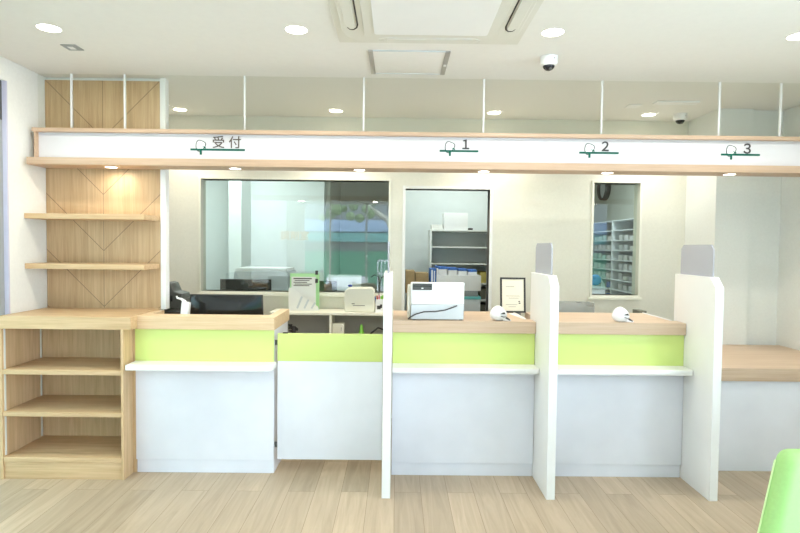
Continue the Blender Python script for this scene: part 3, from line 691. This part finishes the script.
# cardboard boxes at the left
zs = 0
for i, (h, l) in enumerate(((.34, 'bottom'), (.30, 'middle'), (.34, 'second from top'), (.21, 'top'))):
    tag(B('cardboard_box', .10 if i < 3 else .085, .155 if False else .17, 5.25, 5.55, zs, zs + h - .002, 'card', bev=.003), 'brown cardboard box in the left stack past the doorway, ' + l, 'box', 'cardboard boxes past the doorway'); zs += h
zs = 0
for i, (h, l) in enumerate(((.36, 'bottom'), (.36, 'middle'), (.45, 'top'))):
    tag(B('cardboard_box', .18, .30, 5.28, 5.55, zs, zs + h - .002, 'card', bev=.003), 'brown cardboard box in the stack left of steel shelving, ' + l, 'box', 'cardboard boxes past the doorway'); zs += h
# crates and bundles in front of the shelving
t = thing('storage_drawers', 'pale grey storage chest with teal lid in front of the steel shelving', 'chest', (.60, 5.4, 0))
B('body', .40, .79, 5.25, 5.55, 0, .925, 'lgrey', t); B('lid', .395, .795, 5.245, 5.555, .925, .952, 'teal', t, .004)
tag(B('grey_folder_block', .40, .77, 5.27, 5.53, .952, 1.005, 'grey'), 'flat grey block between the teal lid and the white crate', 'folder')
tag(B('white_crate', .375, .795, 5.26, 5.54, 1.005, 1.150, 'pwhite', bev=.004), 'white crate stacked on the teal lidded chest', 'crate')
for k in range(5):
    x = .30 + .095 * k
    t = thing('medicine_pack', 'blue and white wrapped pack standing on the white crate, ' + ('leftmost', 'second from left', 'in the middle', 'second from right', 'rightmost')[k], 'pack', (x, 5.4, 1.15), 'packs on the white crate')
    a, b_ = x + .08 if k else x + .09, 1.235 - .008 * k
    B('wrapper', max(x, .376), a, 5.27 + .01 * k, 5.5, 1.150, b_ - .022, 'pwhite', t); B('cap', max(x, .376) - .001, a + .001, 5.268 + .01 * k, 5.501, b_ - .022, b_, 'blue', t, .004)
t = thing('blue_bundle', 'tall blue and white bundle at the left of the white crate', 'bundle', (.33, 5.3, 0))
B('wrapper', .315, .372, 5.26, 5.5, 0, 1.21, 'blue', t); B('stripe', .325, .34, 5.257, 5.262, 1.0, 1.2, 'pwhite', t); B('stripe', .35, .36, 5.257, 5.262, 1.0, 1.19, 'pwhite', t)

# ------------------------------------------------------------------ dispensary behind the large window
t = thing('dispensary_bench', 'long pale bench in the room behind the large window', 'bench', (-1.2, 5.6, 0))
B('benchtop', -2.3, -.2, 5.05, 6.15, .80, .83, 'pwhite', t); 
for x in (-2.3, -.24): B('end_panel', x, x + .04, 5.05, 6.1, 0, .80, 'pwhite', t)
def back_monitor(x0, x1, y, ztop, label):
    b = thing('desktop_monitor', label, 'monitor', ((x0 + x1) / 2, y, .83))
    B('screen', x0, x1, y, y + .03, .86, ztop, 'blackm', b, .004); B('neck', (x0 + x1) / 2 - .02, (x0 + x1) / 2 + .02, y + .02, y + .04, .835, .95, 'black', b)
    B('base', (x0 + x1) / 2 - .1, (x0 + x1) / 2 + .1, y - .04, y + .1, .83, .838, 'black', b)
back_monitor(-1.655, -1.18, 5.25, 1.092, 'dark monitor behind the large window, left one')
back_monitor(-.92, -.56, 5.25, 1.085, 'dark monitor behind the large window, right of the green notice')
t = thing('office_printer', 'bulky pale grey printer behind the large window', 'printer', (-1.3, 5.8, .83))
MB().box(-1.61, -1.08, 5.55, 6.0, .83, 1.155, .012).build('body', M['lgrey'], t); MB().box(-1.60, -1.09, 5.56, 5.98, 1.155, 1.185, .010).build('lid', M['pwhite'], t)
B('handle', -1.625, -1.61, 5.6, 5.7, 1.05, 1.12, 'dgrey', t)
tag(B('reflection_board', -.66, -.34, 5.35, 5.37, .83, 1.14, 'pwhite'), 'low white board standing in for a street reflection, behind the cream box', 'board')  # board added in place of a white street reflection in the glass

# ------------------------------------------------------------------ shelf room behind the slit window
t = thing('medicine_rack', 'tall grey medicine rack with many shelves behind the slit window', 'rack', (2.7, 6.8, 0))
for y in (5.70, 6.50, 7.30, 8.1): B('upright', 2.50, 2.88, y, y + .025, 0, 1.745, 'lgrey', t)
B('back_panel', 2.875, 2.885, 5.72, 8.1, 0, 1.745, 'grey', t)
for bay in range(3):
    y0 = 5.725 + .8 * bay
    for k in range(16): B('shelf', 2.50, 2.875, y0, y0 + .775, .03 + .1135 * k, .04 + .1135 * k, 'lgrey', t, 0)
for bay in range(2):
    y0 = 5.76 + .8 * bay
    for lv in range(6, 14):
        for q in range(5):
            yy = y0 + .145 * q + random.random() * .02
            h = .04 + random.random() * .035
            c = random.choice(('pwhite', 'lgrey', 'steel', 'pwhite', 'cool'))
            if lv in (7, 8) and bay == 1 and random.random() < .4: c = 'blue'
            side = ('near', 'far')[bay]
            tag(B('medicine_box', 2.56, 2.74, yy, yy + .10, .041 + .1135 * lv, .041 + .1135 * lv + h, c, bev=0),
                'small medicine box among its alike on the rack behind the slit window', 'box', 'medicine boxes on the rack')
t = thing('wall_clock', 'round black rimmed wall clock high above the medicine rack', 'clock', (2.915, 7.85, 2.26))
MB().lathe([(.145, -.02), (.15, -.055), (.165, -.055), (.172, -.04), (.172, .018), (.145, .018)], (2.90, 7.85, 2.26), axis='X').build('rim', M['blackm'], t)
MB().lathe([(0, -.004), (.148, -.004), (.148, .004), (0, .004)], (2.89, 7.85, 2.26), axis='X').build('dial', M['lgrey'], t)
t = thing('office_chair', 'grey chair frame low behind the slit window', 'chair', (2.10, 6.1, 0))
MB().tube([(2.0, 6.2, .45), (2.0, 6.22, .95), (2.03, 6.22, 1.03), (2.10, 6.22, 1.08), (2.2, 6.22, 1.09), (2.28, 6.22, 1.05), (2.31, 6.22, .95), (2.31, 6.2, .45)], .018, 10).build('back_frame', M['lgrey'], t)
B('seat', 1.98, 2.33, 5.85, 6.22, .42, .48, 'dgrey', t, .02)
for x, y in ((2.0, 5.87), (2.29, 5.87), (2.0, 6.18), (2.29, 6.18)): B('leg', x, x + .025, y, y + .025, 0, .42, 'lgrey', t)
t = thing('white_cabinet', 'low white cabinet at the lower left of the slit window', 'cabinet', (1.95, 5.5, 0))
B('body', 1.80, 2.02, 5.40, 5.75, 0, 1.02, 'pwhite', t); B('top', 1.79, 2.03, 5.39, 5.76, 1.02, 1.04, 'lgrey', t)
tag(MB().ball((2.0, 5.62, 1.10), .06, (1, 1, .95), 14).build('blue_pouch', M['bluebag']), 'round bright blue pouch on the low white cabinet behind the slit window', 'pouch')

# unseen ceiling panels added as fill light for the rooms behind
for x, y, l in ((-1.6, 5.75, 'dispensary room'), (.6, 5.5, 'storage room'), (2.1, 6.2, 'medicine rack room')):
    t = thing('added_ceiling_panel', 'square ceiling fill panel added in the ' + l, 'light', (x, y, CZ))
    B('frame', x - .2, x + .2, y - .2, y + .2, CZ - .01, CZ, 'pwhite', t); B('diffuser', x - .18, x + .18, y - .18, y + .18, CZ - .013, CZ - .009, 'lampc', t, 0)
    area('panel_light', (x, y, CZ - .02), .36, .36, P_ROOM * {-1.6: 1.5, .6: .8, 2.1: 1.6}[x], (.90, 1, 1))

# ------------------------------------------------------------------ sofa at the lower right
t = thing('waiting_sofa', 'lime green vinyl waiting sofa with reclined back at lower right', 'sofa', (2.1, 1.7, 0))
def slab(x0, x1, y0, y1, z0, z1, r, tilt=0, piv=(0, 0, 0)):
    m = MB(); tt = bmesh.new(); bmesh.ops.create_cube(tt, size=1); bmesh.ops.scale(tt, vec=(x1 - x0, y1 - y0, z1 - z0), verts=tt.verts)
    bmesh.ops.translate(tt, vec=((x0 + x1) / 2, (y0 + y1) / 2, (z0 + z1) / 2), verts=tt.verts)
    bmesh.ops.bevel(tt, geom=tt.edges[:], offset=r, segments=5, profile=.5, affect='EDGES')
    if tilt: bmesh.ops.rotate(tt, cent=piv, matrix=Matrix.Rotation(tilt, 3, 'X'), verts=tt.verts)
    m._add(tt, True); return m
tt = bmesh.new(); bmesh.ops.create_cube(tt, size=1); bmesh.ops.scale(tt, vec=(1.6, .09, .33), verts=tt.verts)
bmesh.ops.bevel(tt, geom=tt.edges[:], offset=.035, segments=5, profile=.5, affect='EDGES')
for v in tt.verts:
    k = (v.co.z + .165) / .33
    lim = 1.238 + .155 * k
    if v.co.x < 0: v.co.x += .8 + lim
    else: v.co.x += .8 + 1.3
    v.co.y += 1.86 + .12 * k; v.co.z += .372 + .165
m = MB(); m._add(tt, True); m.build('backrest', M['vinyl'], t)
slab(1.20, 2.95, 1.32, 1.93, .29, .40, .035).build('seat', M['vinyl'], t)
MB().tube([(1.2385 + .155 * k, 1.862 + .12 * k + .022, .372 + .33 * k) for k in (.1, .3, .5, .7, .88)], .0035, 8).build('piping', M['piping'], t)
B('base_frame', 1.30, 2.88, 1.38, 1.88, .16, .29, 'dgrey', t)
for x, y in ((1.33, 1.42), (2.82, 1.42), (1.33, 1.82), (2.82, 1.82)): B('leg', x, x + .03, y, y + .03, 0, .16, 'alu', t)
